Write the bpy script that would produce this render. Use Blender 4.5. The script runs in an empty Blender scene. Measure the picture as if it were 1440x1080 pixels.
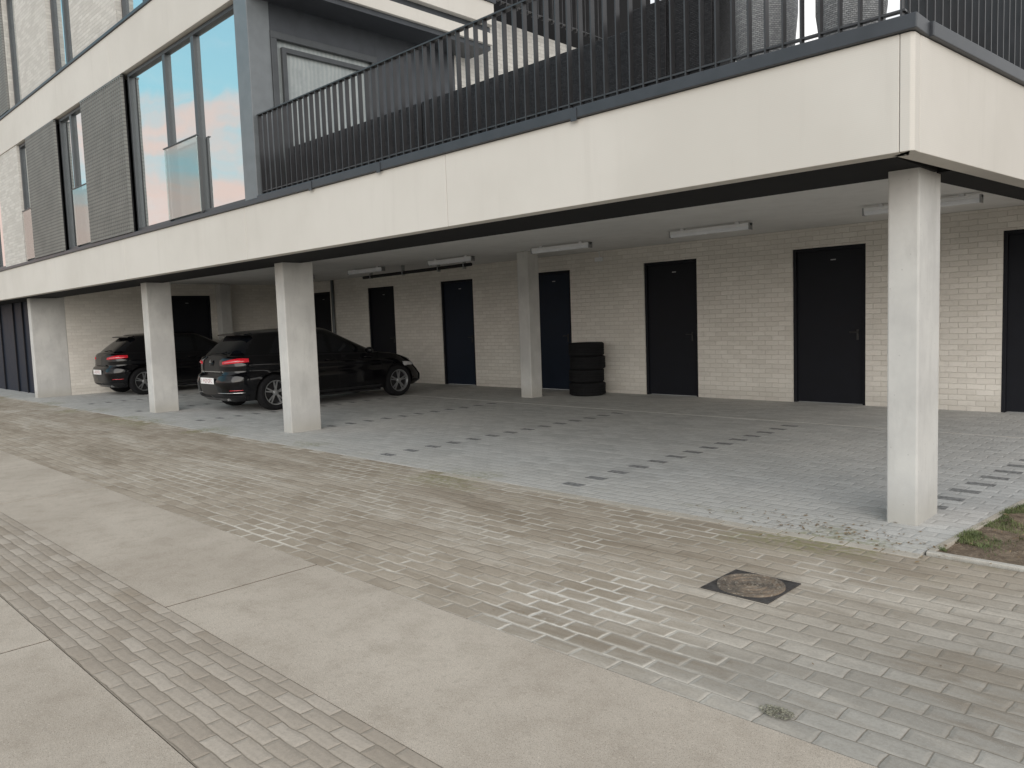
import bpy, bmesh, math, random
from mathutils import Vector, Matrix
random.seed(7)
D=bpy.data; SC=bpy.context.scene; COL=SC.collection
R=math.radians
# ------------------------------------------------------------ node helper
class G:
    def __init__(s,name):
        s.m=D.materials.new(name); s.m.use_nodes=True; s.nt=s.m.node_tree; s.nt.nodes.clear()
        s.out=s.nt.nodes.new('ShaderNodeOutputMaterial'); s.b=s.nt.nodes.new('ShaderNodeBsdfPrincipled')
        s.nt.links.new(s.b.outputs[0],s.out.inputs[0])
        s.co=s.n('ShaderNodeTexCoord').outputs['Object']
    def put(s,sock,v):
        if isinstance(v,bpy.types.NodeSocket): s.nt.links.new(v,sock)
        elif isinstance(v,(tuple,list)):
            v=list(v)
            try: sock.default_value=v
            except Exception: sock.default_value=(v+[1])[:4]
        else: sock.default_value=v
    def n(s,t,props=None,ins=None):
        x=s.nt.nodes.new(t)
        for k,v in (props or {}).items(): setattr(x,k,v)
        for k,v in (ins or {}).items(): s.put(x.inputs[k],v)
        return x
    def mix(s,f,a,b,bl='MIX'):
        x=s.n('ShaderNodeMix',{'data_type':'RGBA','blend_type':bl})
        s.put(x.inputs[0],f)
        for i,v in ((6,a),(7,b)):
            s.put(x.inputs[i],(tuple(v)+(1,)) if isinstance(v,(tuple,list)) else v)
        return x.outputs[2]
    def ma(s,op,a,b=0.0,c=False):
        x=s.n('ShaderNodeMath',{'operation':op,'use_clamp':c}); s.put(x.inputs[0],a); s.put(x.inputs[1],b); return x.outputs[0]
    def noise(s,sc,det=4,ro=.55,vec=None,dist=0):
        return s.n('ShaderNodeTexNoise',None,{'Vector':vec if vec is not None else s.co,'Scale':sc,'Detail':det,'Roughness':ro,'Distortion':dist}).outputs['Fac']
    def mr(s,v,a,b,c=0.0,d=1.0):
        x=s.n('ShaderNodeMapRange',{'interpolation_type':'SMOOTHSTEP'},{0:v,1:a,2:b,3:c,4:d}); return x.outputs[0]
    def scl(s,v,sc,vec=None):
        x=s.n('ShaderNodeVectorMath',{'operation':'MULTIPLY'}); s.put(x.inputs[0],vec if vec is not None else s.co); s.put(x.inputs[1],v); return x.outputs[0]
    def sep(s,vec=None):
        x=s.n('ShaderNodeSeparateXYZ',None,{0:vec if vec is not None else s.co}); return x.outputs
    def comb(s,x,y,z=0.0):
        return s.n('ShaderNodeCombineXYZ',None,{0:x,1:y,2:z}).outputs[0]
    def bump(s,h,st=.3,di=.01,nrm=None):
        ins={'Height':h,'Strength':st,'Distance':di}
        if nrm is not None: ins['Normal']=nrm
        return s.n('ShaderNodeBump',None,ins).outputs[0]
    def fin(s,col,rough=.8,met=0,nrm=None,spec=.5,**k):
        s.put(s.b.inputs['Base Color'],(tuple(col)+(1,)) if isinstance(col,(tuple,list)) else col)
        s.put(s.b.inputs['Roughness'],rough); s.put(s.b.inputs['Metallic'],met); s.put(s.b.inputs['Specular IOR Level'],spec)
        if nrm is not None: s.put(s.b.inputs['Normal'],nrm)
        for kk,v in k.items(): s.put(s.b.inputs[kk.replace('_',' ')],v)
        return s.m
def plain(name,col,rough=.6,met=0,var=.12,sc=6,bst=.08,spec=.5,**k):
    g=G(name); n=g.noise(sc,5); n2=g.noise(sc*14,3)
    c=g.mix(g.mr(n,.3,.7),tuple(x*(1-var) for x in col),tuple(min(1,x*(1+var)) for x in col))
    r=g.ma('ADD',g.ma('MULTIPLY',n,.15),rough-.07,True)
    return g.fin(c,r,met,g.bump(n2,bst,.003) if bst else None,spec,**k)

def brick_nodes(g,vec,w,h,mort,off=.5,smooth=.15):
    return g.n('ShaderNodeTexBrick',{'offset':off,'offset_frequency':2,'squash':1.0},{'Vector':vec,'Color1':(0,0,0,1),'Color2':(1,1,1,1),'Mortar':(.5,.5,.5,1),'Scale':1.0,'Mortar Size':mort,'Mortar Smooth':smooth,'Bias':0.0,'Brick Width':w,'Row Height':h})

def wall_brick(name,base,dark,mortar,w=.23,h=.078):
    g=G(name); x,y,z=g.sep()
    u=g.ma('ADD',x,y); vec=g.comb(u,z)
    wob=g.n('ShaderNodeTexNoise',None,{'Vector':g.co,'Scale':9.0,'Detail':3.0}).outputs['Color']
    dv=g.n('ShaderNodeVectorMath',{'operation':'SCALE'},{0:wob,3:.022}).outputs[0]
    vec=g.n('ShaderNodeVectorMath',{'operation':'ADD'},{0:vec,1:dv}).outputs[0]
    b=brick_nodes(g,vec,w,h,.006,smooth=.8)
    n1=g.noise(1.2,4); n2=g.noise(45,4,.65); n3=g.noise(12,4,.6)
    c=g.mix(g.mr(b.outputs['Color'],0,1,0,.85),base,dark)
    c=g.mix(g.mr(n2,.5,.75,0,.4),c,tuple(v*.78 for v in base))
    c=g.mix(g.mr(n3,.5,.75,0,.3),c,tuple(v*.75 for v in dark))
    c=g.mix(g.mr(n1,.35,.7,0,.2),c,tuple(v*.82 for v in dark))
    c=g.mix(g.ma('MULTIPLY',b.outputs['Fac'],g.mr(n3,.3,.7,.75,.25)),c,mortar)
    c=g.mix(g.mr(z,0.0,.35,.3,0),c,(.32,.30,.265))
    hgt=g.ma('ADD',g.ma('MULTIPLY',g.ma('SUBTRACT',1,b.outputs['Fac']),1.0),g.ma('MULTIPLY',n2,.8)); hgt=g.ma('ADD',hgt,g.ma('MULTIPLY',b.outputs['Color'],.35))
    return g.fin(c,.9,0,g.bump(hgt,.6,.010),.2)

def paver(name,mode):
    g=G(name); x,y,z=g.sep()
    wob=g.n('ShaderNodeTexNoise',None,{'Vector':g.co,'Scale':7.0,'Detail':2.0}).outputs['Color']
    dv=g.n('ShaderNodeVectorMath',{'operation':'SCALE'},{0:wob,3:.022}).outputs[0]
    v0=g.n('ShaderNodeVectorMath',{'operation':'ADD'},{0:g.co,1:dv}).outputs[0]
    w,h=(.222,.111)
    if mode=='strip': w,h=.205,.0705
    b=brick_nodes(g,v0,w,h,.004,smooth=.7)
    rim=brick_nodes(g,v0,w,h,.021,smooth=1.0)
    rnd=b.outputs['Color']; mor=b.outputs['Fac']
    big=g.noise(.45,4,.6); mid=g.noise(2.3,4,.6); fine=g.noise(70,4,.7); sp=g.noise(260,2,.6); bl=g.noise(14,5,.7)
    blc=g.ma('SUBTRACT',bl,.5)
    if mode=='front':
        c=g.mix(rnd,(.365,.31,.245),(.465,.405,.33))
        grey=g.mix(rnd,(.315,.295,.26),(.405,.385,.345))
        gm=g.mr(g.ma('SUBTRACT',g.ma('ADD',x,g.ma('MULTIPLY',big,2.5)),g.ma('MULTIPLY',y,.9)),-5.0,-2.2)
        c=g.mix(gm,c,grey)
        st=g.noise(1.1,6,.68,g.scl((.32,1.5,1),0),.6)
        c=g.mix(g.mr(st,.5,.64,0,.6),c,(.60,.55,.475))
        c=g.mix(g.mr(st,.34,.48,.55,0),c,(.225,.18,.13))
        st2=g.noise(3.5,6,.7,g.scl((.6,1.3,1),0),.3)
        c=g.mix(g.mr(st2,.55,.7,0,.5),c,(.21,.175,.135))
    elif mode=='strip':
        c=g.mix(rnd,(.35,.30,.245),(.47,.415,.35))
        c=g.mix(g.mr(mid,.5,.75,0,.45),c,(.30,.24,.175))
    else:
        c=g.mix(rnd,(.45,.45,.44),(.57,.57,.555))
        c=g.mix(g.mr(big,.42,.68,0,.5),c,(.64,.625,.595))
        c=g.mix(g.mr(g.ma('ADD',y,g.ma('MULTIPLY',mid,.8)),5.2,6.8,.55,0),c,(.56,.535,.485))
    c=g.mix(g.mr(bl,.45,.72,0,.35),c,g.mix(.5,c,(.13,.115,.095)))
    c=g.mix(g.mr(fine,.4,.72,0,.3),c,(.22,.195,.165))
    c=g.mix(g.mr(sp,.62,.72,0,.35),c,(.64,.61,.56))
    mc=(.18,.155,.12) if mode!='inside' else (.33,.325,.305)
    sand=g.mr(g.noise(1.7,4,.6),.52,.7,0,.4)
    mcol=g.mix(sand,mc,(.42,.375,.31))
    c=g.mix(g.ma('MULTIPLY',mor,g.mr(bl,.35,.65,.8,.45)),c,mcol)
    if mode=='front':
        # lime bloom: broad worn areas, strongest along the brick rims
        msk=g.mr(g.noise(1.0,5,.7,g.scl((.8,1.3,1),0)),.42,.60)
        reg=g.ma('MULTIPLY',g.mr(x,-12.0,-6.5),g.mr(x,-.8,-2.4))
        reg=g.ma('MULTIPLY',reg,g.mr(y,5.3,4.7))
        per=g.mr(rnd,.05,.8,.3,1)
        rm=g.mr(g.ma('ADD',rim.outputs['Fac'],g.ma('MULTIPLY',blc,2.2)),.1,1.05)
        k=g.ma('MULTIPLY',g.ma('MULTIPLY',rm,per),g.ma('MULTIPLY',reg,msk))
        c=g.mix(g.ma('MULTIPLY',k,.85),c,(.71,.67,.59))
        ht=g.ma('MULTIPLY',g.ma('MULTIPLY',g.mr(g.ma('ADD',rim.outputs['Fac'],g.ma('MULTIPLY',blc,.6)),.3,.05),msk),reg)
        c=g.mix(g.ma('MULTIPLY',ht,.35),c,(.24,.195,.14))
        dx=g.ma('ADD',x,2.6); dy=g.ma('SUBTRACT',y,3.05)  # pale glare patch painted into the paving colour, broken up by the bricks
        rr=g.ma('SQRT',g.ma('ADD',g.ma('MULTIPLY',g.ma('MULTIPLY',dx,dx),1.5),g.ma('MULTIPLY',dy,dy)))
        pm=g.mr(g.ma('ADD',rr,g.ma('MULTIPLY',mid,.6)),.6,.95,1,0)
        pk=g.ma('MULTIPLY',pm,g.mr(g.ma('ADD',g.ma('ADD',g.ma('MULTIPLY',rim.outputs['Fac'],.8),g.ma('MULTIPLY',rnd,.45)),g.ma('MULTIPLY',blc,2.0)),.4,1.2))
        c=g.mix(g.ma('MULTIPLY',pk,.65),c,(.76,.73,.665))
    if mode!='strip':
        dd=g.ma('ABSOLUTE',g.ma('SUBTRACT',y,4.95))
        mm=g.ma('MULTIPLY',g.mr(dd,.12,.6,1,0),g.mr(g.noise(.75,4,.6),.5,.64))
        mm=g.ma('MULTIPLY',mm,g.mr(g.noise(22,3),.35,.6))
        c=g.mix(g.ma('MULTIPLY',mm,.65),c,(.23,.225,.10))
    hh=g.ma('ADD',g.ma('SUBTRACT',1,rim.outputs['Fac']),g.ma('MULTIPLY',g.ma('SUBTRACT',1,mor),.7))
    hh=g.ma('ADD',hh,g.ma('MULTIPLY',rnd,.35)); hh=g.ma('ADD',hh,g.ma('MULTIPLY',fine,.35)); hh=g.ma('ADD',hh,g.ma('MULTIPLY',bl,.35))
    return g.fin(c,g.mr(mid,.3,.7,.88,.98),0,g.bump(hh,.5,.006),.08)

def concrete(name,a,b,spk=.3,sc=1.0,bst=.25,stain=(.32,.27,.215),grit=1.35):
    g=G(name); big=g.noise(.8*sc,5,.6); mid=g.noise(5*sc,6,.68); f=g.noise(95,4,.75); s2=g.noise(240,2,.5); m3=g.noise(28,5,.7)
    c=g.mix(g.mr(big,.3,.7),a,b); c=g.mix(g.mr(mid,.42,.72,0,.4),c,stain); c=g.mix(g.mr(m3,.5,.72,0,spk*.6),c,tuple(v*.7 for v in a))
    c=g.mix(g.mr(s2,.54,.66,0,spk),c,tuple(v*.4 for v in a)); c=g.mix(g.mr(f,.56,.7,0,spk),c,tuple(min(1,v*grit) for v in b))
    c=g.mix(g.mr(f,.42,.3,0,spk),c,tuple(v*.5 for v in a))
    return g.fin(c,.93,0,g.bump(g.ma('ADD',f,g.ma('MULTIPLY',mid,.7)),bst,.006),.1)

def cast_column(name):
    g=G(name); x,y,z=g.sep()
    n=g.noise(1.6,5,.6); st=g.noise(2.2,5,.65,g.scl((3,3,.8),0)); f=g.noise(60,3,.6)
    vo=g.n('ShaderNodeTexVoronoi',None,{'Vector':g.co,'Scale':16.0}).outputs['Distance']
    c=g.mix(g.mr(n,.3,.7),(.48,.475,.46),(.60,.595,.57)); c=g.mix(g.mr(st,.48,.7,0,.35),c,(.38,.375,.36))
    c=g.mix(g.mr(vo,.05,.1,.4,0),c,(.26,.255,.245)); c=g.mix(g.mr(z,0,.3,.5,0),c,(.33,.31,.265))
    return g.fin(c,.8,0,g.bump(g.ma('ADD',f,g.ma('MULTIPLY',g.mr(vo,.04,.09,0,1),.6)),.3,.004),.25)

def fascia_mat():
    g=G('pale_fibre_cement'); n=g.noise(.7,4,.6); f=g.noise(180,3,.6); st=g.noise(1.5,5,.6,g.scl((5,5,.35),0))
    c=g.mix(g.mr(n,.3,.7),(.575,.55,.505),(.63,.605,.56)); c=g.mix(g.mr(st,.52,.75,0,.18),c,(.48,.455,.415))
    w=g.n('ShaderNodeTexWave',{'wave_type':'BANDS','bands_direction':'Z'},{'Vector':g.co,'Scale':26.0,'Distortion':1.5,'Detail':2.0}).outputs['Fac']
    c=g.mix(g.mr(w,.7,1,0,.08),c,(.4,.38,.35)); c=g.mix(g.mr(f,.55,.75,0,.2),c,(.44,.42,.38))
    return g.fin(c,.75,0,g.bump(g.ma('ADD',f,g.ma('MULTIPLY',w,.3)),.15,.002),.2)

def glass_mat(name,col,rough=.03,wave=.25):
    g=G(name); n=g.noise(.8,2)
    return g.fin(col,rough,.92,g.bump(n,wave,.03),.8)
def clear_glass(name,k=.5):
    g=G(name); g.fin((.6,.68,.68),.03,.9)
    t=g.n('ShaderNodeBsdfTransparent',None,{'Color':(.8,.86,.86,1)}); m=g.n('ShaderNodeMixShader',None,{0:k})
    g.nt.links.new(t.outputs[0],m.inputs[1]); g.nt.links.new(g.b.outputs[0],m.inputs[2]); g.nt.links.new(m.outputs[0],g.out.inputs[0]); return g.m
def weave_mat(name='black_wicker',a=(.014,.014,.016),b_=(.038,.038,.042)):
    g=G(name); b=brick_nodes(g,g.comb(g.ma('ADD',g.sep()[0],g.sep()[1]),g.sep()[2]),.03,.012,.0016,smooth=.8)
    c=g.mix(b.outputs['Color'],a,b_); c=g.mix(b.outputs['Fac'],c,tuple(v*.4 for v in a))
    return g.fin(c,.5,0,g.bump(g.ma('SUBTRACT',1,b.outputs['Fac']),.8,.006),.4)
def louvre_mat():
    g=G('perforated_aluminium'); x,y,z=g.sep()
    vo=g.n('ShaderNodeTexWave',{'wave_type':'BANDS','bands_direction':'Z'},{'Vector':g.co,'Scale':5.2}).outputs['Fac']
    n=g.noise(3,4)
    c=g.mix(g.mr(n,.3,.7),(.15,.152,.143),(.185,.187,.175)); c=g.mix(g.mr(vo,.55,.8,0,.5),c,(.05,.05,.048))
    return g.fin(c,.5,.2,None,.4)
def iron_mat():
    g=G('weathered_cast_iron'); n=g.noise(9,5,.6); f=g.noise(60,3)
    c=g.mix(g.mr(n,.4,.62),(.13,.11,.09),(.21,.165,.125)); c=g.mix(g.mr(f,.5,.7,0,.7),c,(.36,.32,.265))
    return g.fin(c,.85,.05,g.bump(f,.4,.003),.25)
def soil_mat():
    g=G('bare_soil'); n=g.noise(6,6,.7); f=g.noise(40,4,.7)
    c=g.mix(g.mr(n,.35,.65),(.16,.12,.088),(.29,.23,.17)); c=g.mix(g.mr(f,.55,.7,0,.6),c,(.39,.33,.26))
    return g.fin(c,.95,0,g.bump(g.ma('ADD',n,f),1,.03),.12)
def leaf_mat(name,a,b,rough=.6):
    g=G(name); n=g.noise(7,3); c=g.mix(g.mr(n,.3,.7),a,b); return g.fin(c,rough,0,None,.3)
def curtain_mat():
    g=G('net_curtain')
    w=g.n('ShaderNodeTexWave',{'bands_direction':'Y'},{'Vector':g.co,'Scale':5.0,'Distortion':3.5,'Detail':4.0}).outputs['Fac']; n=g.noise(5,5,.65)
    c=g.mix(g.mr(w,0,1,.2,.7),(.24,.27,.27),(.34,.365,.36)); c=g.mix(g.mr(n,.4,.7,0,.5),c,(.18,.205,.21))
    return g.fin(c,.25,0,None,.8)

M=dict(
 brick=wall_brick('whitewashed_brick',(.79,.755,.695),(.70,.665,.605),(.56,.525,.47)),
 brick_up=wall_brick('pale_grey_brick',(.62,.60,.56),(.51,.49,.455),(.42,.405,.38),.22,.062),
 front=paver('weathered_clay_pavers','front'), inside=paver('grey_pavers','inside'), strip=paver('gutter_pavers','strip'),
 road=concrete('tan_road_concrete',(.44,.385,.32),(.54,.48,.405),.65,bst=.4), kerb=concrete('pale_kerb_concrete',(.48,.455,.405),(.58,.555,.50),.4),
 border=concrete('border_concrete',(.44,.405,.345),(.55,.51,.445),.4), channel=concrete('channel_concrete',(.52,.515,.49),(.62,.61,.585),.3),
 ceil=concrete('ceiling_concrete',(.68,.68,.665),(.76,.755,.74),.08,.5,.1,(.6,.59,.57)),
 colm=cast_column('cast_concrete'), fascia=fascia_mat(),
 black=plain('black_painted_metal',(.007,.008,.012),.55,.0,.1,4,.05,.25), soffit=plain('black_soffit',(.012,.012,.013),.85,0,.1,6,.05,.2),
 navy=plain('navy_painted_metal',(.008,.014,.027),.55,0,.1,4,.05,.25), handle=plain('dull_steel',(.04,.04,.04),.5,.3,.1,5,0),
 anth=plain('anthracite_coating',(.05,.055,.063),.42,.25,.1), rail=plain('dark_bronze_coating',(.055,.055,.058),.38,.4,.1),
 frame=plain('window_frame_grey',(.06,.065,.07),.4,.2,.1), pillar=plain('grey_cladding',(.16,.175,.185),.45,.2,.08), louvre=louvre_mat(),
 glass=glass_mat('sky_reflecting_glass',(.70,.75,.76)),
 balg=clear_glass('balustrade_glass'), curtain=curtain_mat(),
 weave=weave_mat(), pot=weave_mat('grey_woven_pot',(.26,.27,.28),(.42,.43,.44)),
 iron=iron_mat(), ironf=plain('dark_iron_frame',(.055,.05,.047),.85,.05,.3,20,.3), soil=soil_mat(),
 grass=leaf_mat('grass_blades',(.085,.115,.045),(.19,.215,.09)), leaf=leaf_mat('leaf_green',(.045,.08,.025),(.10,.15,.05)),
 dry=leaf_mat('dry_leaf',(.15,.10,.055),(.3,.22,.13)), bark=plain('bark',(.09,.07,.05),.9,0,.3,20,.6),
 white=plain('white_enamel',(.80,.81,.82),.4,0,.04), lamp=plain('lamp_cover',(.80,.82,.85),.25,0,.05,6,0),
 paint=plain('black_car_paint',(.003,.003,.004),.06,0,.1,5,0,.42),
 cglass=plain('car_glass',(.004,.005,.007),.03,0,.1,5,0,.6), plastic=plain('black_plastic',(.012,.012,.013),.6,0,.1,20,.1,.3),
 rubber=plain('tyre_rubber',(.010,.010,.011),.9,0,.2,25,.3,.2), alloy=plain('alloy_silver',(.38,.39,.40),.3,.8,.06,5,0),
 chrome=plain('chrome',(.6,.6,.6),.15,1,.02,5,0), plate=plain('plate_white',(.85,.85,.84),.4,0,.02,5,0), platered=plain('plate_red',(.3,.01,.02),.5,0,.02,5,0),
 red=plain('tail_lamp_red',(.6,.015,.03),.12,0,.2,60,0,.6),
 clear=plain('headlamp_clear',(.6,.6,.62),.1,.3,.1,40,0,.8),
 dark=plain('dark_paver',(.225,.225,.222),.92,0,.35,30,.5,.1), seam=plain('dark_joint_sand',(.085,.072,.058),.95,0,.3,30,.2,.1),
 under=concrete('distant_ground',(.28,.26,.23),(.34,.32,.285),.2,.2),
)
# ------------------------------------------------------------ mesh helper
class MB:
    def __init__(s): s.v=[]; s.f=[]
    def add(s,vs,fs):
        o=len(s.v); s.v+= [tuple(p) for p in vs]; s.f+=[tuple(i+o for i in f) for f in fs]; return s
    def box(s,x0,x1,y0,y1,z0,z1):
        if x0>x1:x0,x1=x1,x0
        if y0>y1:y0,y1=y1,y0
        return s.add([(x0,y0,z0),(x1,y0,z0),(x1,y1,z0),(x0,y1,z0),(x0,y0,z1),(x1,y0,z1),(x1,y1,z1),(x0,y1,z1)],
          [(3,2,1,0),(4,5,6,7),(0,1,5,4),(1,2,6,5),(2,3,7,6),(3,0,4,7)])
    def prism(s,pts,z0,z1):
        n=len(pts); return s.add([(x,y,z0) for x,y in pts]+[(x,y,z1) for x,y in pts],
          [tuple(range(n-1,-1,-1)),tuple(range(n,2*n))]+[(i,(i+1)%n,n+(i+1)%n,n+i) for i in range(n)])
    def obox(s,p,d,l0,l1,w0,w1,z0,z1):
        d=Vector(d).normalized(); nx=Vector((-d.y,d.x))
        q=lambda a,b:(p[0]+d.x*a+nx.x*b,p[1]+d.y*a+nx.y*b)
        return s.prism([q(l0,w0),q(l1,w0),q(l1,w1),q(l0,w1)],z0,z1)
    def tube(s,a,b,r0,r1=None,n=10):
        r1=r0 if r1 is None else r1; a=Vector(a); b=Vector(b); d=(b-a).normalized()
        u=d.orthogonal().normalized(); w=d.cross(u)
        vs=[a+(u*math.cos(t)+w*math.sin(t))*r0 for t in [2*math.pi*i/n for i in range(n)]]+[b+(u*math.cos(t)+w*math.sin(t))*r1 for t in [2*math.pi*i/n for i in range(n)]]
        return s.add(vs,[(i,(i+1)%n,n+(i+1)%n,n+i) for i in range(n)]+[tuple(range(n-1,-1,-1)),tuple(range(n,2*n))])
    def lathe(s,prof,c=(0,0,0),axis='z',n=32,closed=False):
        vs=[]; m=len(prof)
        for i in range(n):
            t=2*math.pi*i/n
            for r,h in prof:
                if axis=='z': vs.append((c[0]+r*math.cos(t),c[1]+r*math.sin(t),c[2]+h))
                else: vs.append((c[0]+h,c[1]+r*math.cos(t),c[2]+r*math.sin(t)))
        fs=[]
        for i in range(n):
            j=(i+1)%n
            for k in range(m if closed else m-1):
                k2=(k+1)%m; fs.append((i*m+k,j*m+k,j*m+k2,i*m+k2))
        return s.add(vs,fs)
    def build(s,name,mat,parent=None,world=True,bevel=0,smooth=False,loc=None):
        me=D.meshes.new(name); me.from_pydata(s.v,[],s.f); me.update()
        b=bmesh.new(); b.from_mesh(me); bmesh.ops.recalc_face_normals(b,faces=b.faces); b.to_mesh(me); b.free()
        o=D.objects.new(name,me); COL.objects.link(o); me.materials.append(M[mat] if isinstance(mat,str) else mat)
        if smooth:
            for p in me.polygons: p.use_smooth=True
        if parent is not None:
            o.parent=parent
            if world:
                w=Matrix.Identity(4); q=parent
                chain=[]
                while q is not None: chain.append(q); q=q.parent
                for q in reversed(chain): w=w@q.matrix_parent_inverse@Matrix.Translation(q.location)@q.rotation_euler.to_matrix().to_4x4()
                o.matrix_parent_inverse=w.inverted()
        if loc: o.location=loc
        if bevel:
            md=o.modifiers.new('bevel','BEVEL'); md.width=bevel; md.segments=2; md.limit_method='ANGLE'
        return o
def tag(o,label,cat,group=None,kind=None):
    o['label']=label; o['category']=cat
    if group:o['group']=group
    if kind:o['kind']=kind
    return o
def thing(name,label,cat,loc=(0,0,0),rz=0,group=None):
    o=D.objects.new(name,None); COL.objects.link(o); o.empty_display_size=.2
    o.location=loc; o.rotation_euler=(0,0,rz); return tag(o,label,cat,group)
def copy_tree(o,parent=None):
    c=o.copy(); COL.objects.link(c)
    if parent is not None: c.parent=parent
    for ch in list(o.children): copy_tree(ch,c)
    return c

# ------------------------------------------------------------ key dimensions
FB,FT=2.386,3.05          # fascia bottom / top
CZ=2.76                   # garage ceiling
FY=4.9                    # fascia plane
CX=-1.55                  # building corner
BW=12.2                   # back wall plane
XL=-38.0                  # far left end of the building
RD=Vector((.0815,.9967)).normalized()   # direction of the right side
TF=3.14                   # terrace / coping top
def rp(s,w=0):
    n=Vector((-RD.y,RD.x)); return (CX+RD.x*s+n.x*w, FY+RD.y*s+n.y*w)

# ------------------------------------------------------------ ground
o=MB(); o.prism([(-400,-400),(400,-400),(400,400),(-400,400)],-.30,-.10); tag(o.build('ground','under'),'grey open ground around the building','ground',kind='structure')
o=MB().box(-60,19,-7.1,2.548,-.095,-.003).build('road_bed','seam'); tag(o,'dark joint sand between the road slabs','road',kind='structure')
rb=MB()
xs=[-60.4,-56.5,-52.6,-48.6,-44.7,-40.8,-36.9,-32.9,-29.,-25.,-20.9,-16.8,-12.3,-8.2,-4.3,-.35,3.6,7.6,11.5,15.4,19.3]
for a,b in zip(xs[:-1],xs[1:]):
    g_=.008
    rb.box(a+g_,b-g_,1.603,2.543,-.018,0)
    rb.box(a+g_,b-g_,-3.2,1.036,-.018,0); rb.box(a+g_,b-g_,-7.2,-3.21,-.018,0)
o=rb.build('road','road'); tag(o,'tan concrete road slabs with narrow joints','road',kind='structure')
o=MB().box(-60.4,19.3,1.041,1.599,-.018,-.0005).build('road_gutter','strip'); tag(o,'band of small brown pavers between concrete slabs','road',kind='structure')
o=MB().box(-60.4,19.3,2.550,4.99,-.09,-.002).build('pavement','front'); tag(o,'weathered brown brick paving in front of the carport','pavement',kind='structure')
e0=rp(.12,-.02)
fl=MB().prism([(-60,5.0),(e0[0],5.0),rp(9.5,-.02),(-60,14.4)],-.09,0.0).build('carport_floor','inside'); tag(fl,'grey brick paving under the overhang','floor',kind='structure')
o=MB()
x=-40
while x<-1.6:
    if random.random()<(.85 if x>-6 else .5): o.box(x+.004,x+.216,4.9,4.998,-.05,random.uniform(-.0005,.001))
    x+=.22
tag(o.build('paving_border','border',bevel=.004),'row of border pavers below the front edge','pavement',kind='structure')
o=MB().box(-40,-1.9,9.98,10.04,-.05,.003).build('drain_channel','channel'); tag(o,'narrow drain strip across the parking floor','path',kind='structure')
o=MB()
for lx in (-4.5,-7.27,-12.8,-15.5,-18.2):
    y=5.25 if lx>-8 else 5.5
    while y<9.8:
        o.box(lx-.105,lx+.1,y,y+.1,-.02,.003); y+=.333
y=6.3
while y<9.8: o.box(-10.2,-9.99,y,y+.1,-.02,.003); y+=.333
y=6.2
while y<11.8: o.box(-1.93+.0815*(y-6.2),-1.72+.0815*(y-6.2),y,y+.1,-.02,.003); y+=.333
tag(o.build('parking_markings','dark'),'dashed lines of dark pavers between parking bays','road marking',kind='structure')
o=MB(); s=.19
while s<9:
    o.obox(rp(0,0),RD,s,s+.99,-.07,-.025,-.05,.004); s+=1.0
tag(o.build('paving_edge','border',bevel=.004),'thin edging between paving and planting bed','kerb',kind='structure')
o=MB()
for k in range(14): o.box(-1.5+k*1.0,-1.5+k*1.0+.995,5.04,5.085,-.08,.008)
tag(o.build('kerb','kerb',bevel=.005),'thin pale kerb in front of the planting bed','kerb',kind='structure')
def bedz(x,y): return -.012+.018*math.sin(x*5.1+y*3.3)*math.sin(y*4.7-x*2)+.012*math.sin(x*17+1)*math.sin(y*15)
vs=[];fs=[];nx,ny=110,90
for j in range(ny+1):
    for i in range(nx+1):
        y=5.085+j/ny*9; x0=rp(y-FY,-.07)[0]; x=x0+(i/nx)**1.3*12; vs.append((x,y,bedz(x,y)+random.uniform(-.006,.006)))
for j in range(ny):
    for i in range(nx):
        a=j*(nx+1)+i; fs.append((a,a+1,a+nx+2,a+nx+1))
tag(MB().add(vs,fs).build('planting_bed','soil',smooth=True),'bare brown soil bed right of the corner column','soil',kind='structure')
gb=MB()
for k in range(22000):
    y=5.16+random.random()**1.15*5.0; x0=rp(y-FY,-.07)[0]
    w=.11+.20*max(0,(y-5.2))*.6
    x=x0+abs(random.gauss(0,1))*w*.7-.03+ (random.random()*.04)
    if math.sin(x*9+y*5)*math.sin(y*7-x*4)<-.4: continue
    z=bedz(x,y)-.003; h=random.uniform(.006,.030); a=random.random()*6.28; l=random.uniform(.01,.035); ww=random.uniform(.0015,.0035)
    ca,sa=math.cos(a),math.sin(a)
    gb.add([(x-ww*sa,y+ww*ca,z),(x+ww*sa,y-ww*ca,z),(x+l*ca,y+l*sa,z+h)],[(0,1,2)])
tag(gb.build('grass','grass'),'short green grass along the edge of the soil bed','grass',kind='stuff')
lb=MB()
def leafq(mb,x,y,z,s):
    a=random.random()*6.28; t=random.uniform(-.5,.5); ca,sa=math.cos(a)*s,math.sin(a)*s
    mb.add([(x-ca,y-sa,z),(x+sa*.45,y-ca*.45,z+s*.3*abs(t)),(x+ca,y+sa,z+s*t*.6+.002),(x-sa*.45,y+ca*.45,z+s*.25)],[(0,1,2,3)])
for k in range(240):
    leafq(lb,random.gauss(-2.05,.4),random.gauss(5.2,.16),.006,random.uniform(.006,.02))
for k in range(300): leafq(lb,random.uniform(-1.35,.3),random.uniform(5.12,7),.012,random.uniform(.008,.022))
for k in range(130): leafq(lb,random.uniform(-9,1),random.uniform(2.6,5),.004,random.uniform(.004,.010))
tag(lb.build('leaf_litter','dry'),'dry leaf crumbs scattered on the paving','leaves',kind='stuff')
mb=MB()
for k in range(260):
    a=random.random()*6.28; r=random.random()**.6*.06; leafq(mb,-1.3+math.cos(a)*r*1.1,2.66+math.sin(a)*r*.7,.004+random.random()*.018*(1-r/.07),random.uniform(.004,.009))
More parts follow.
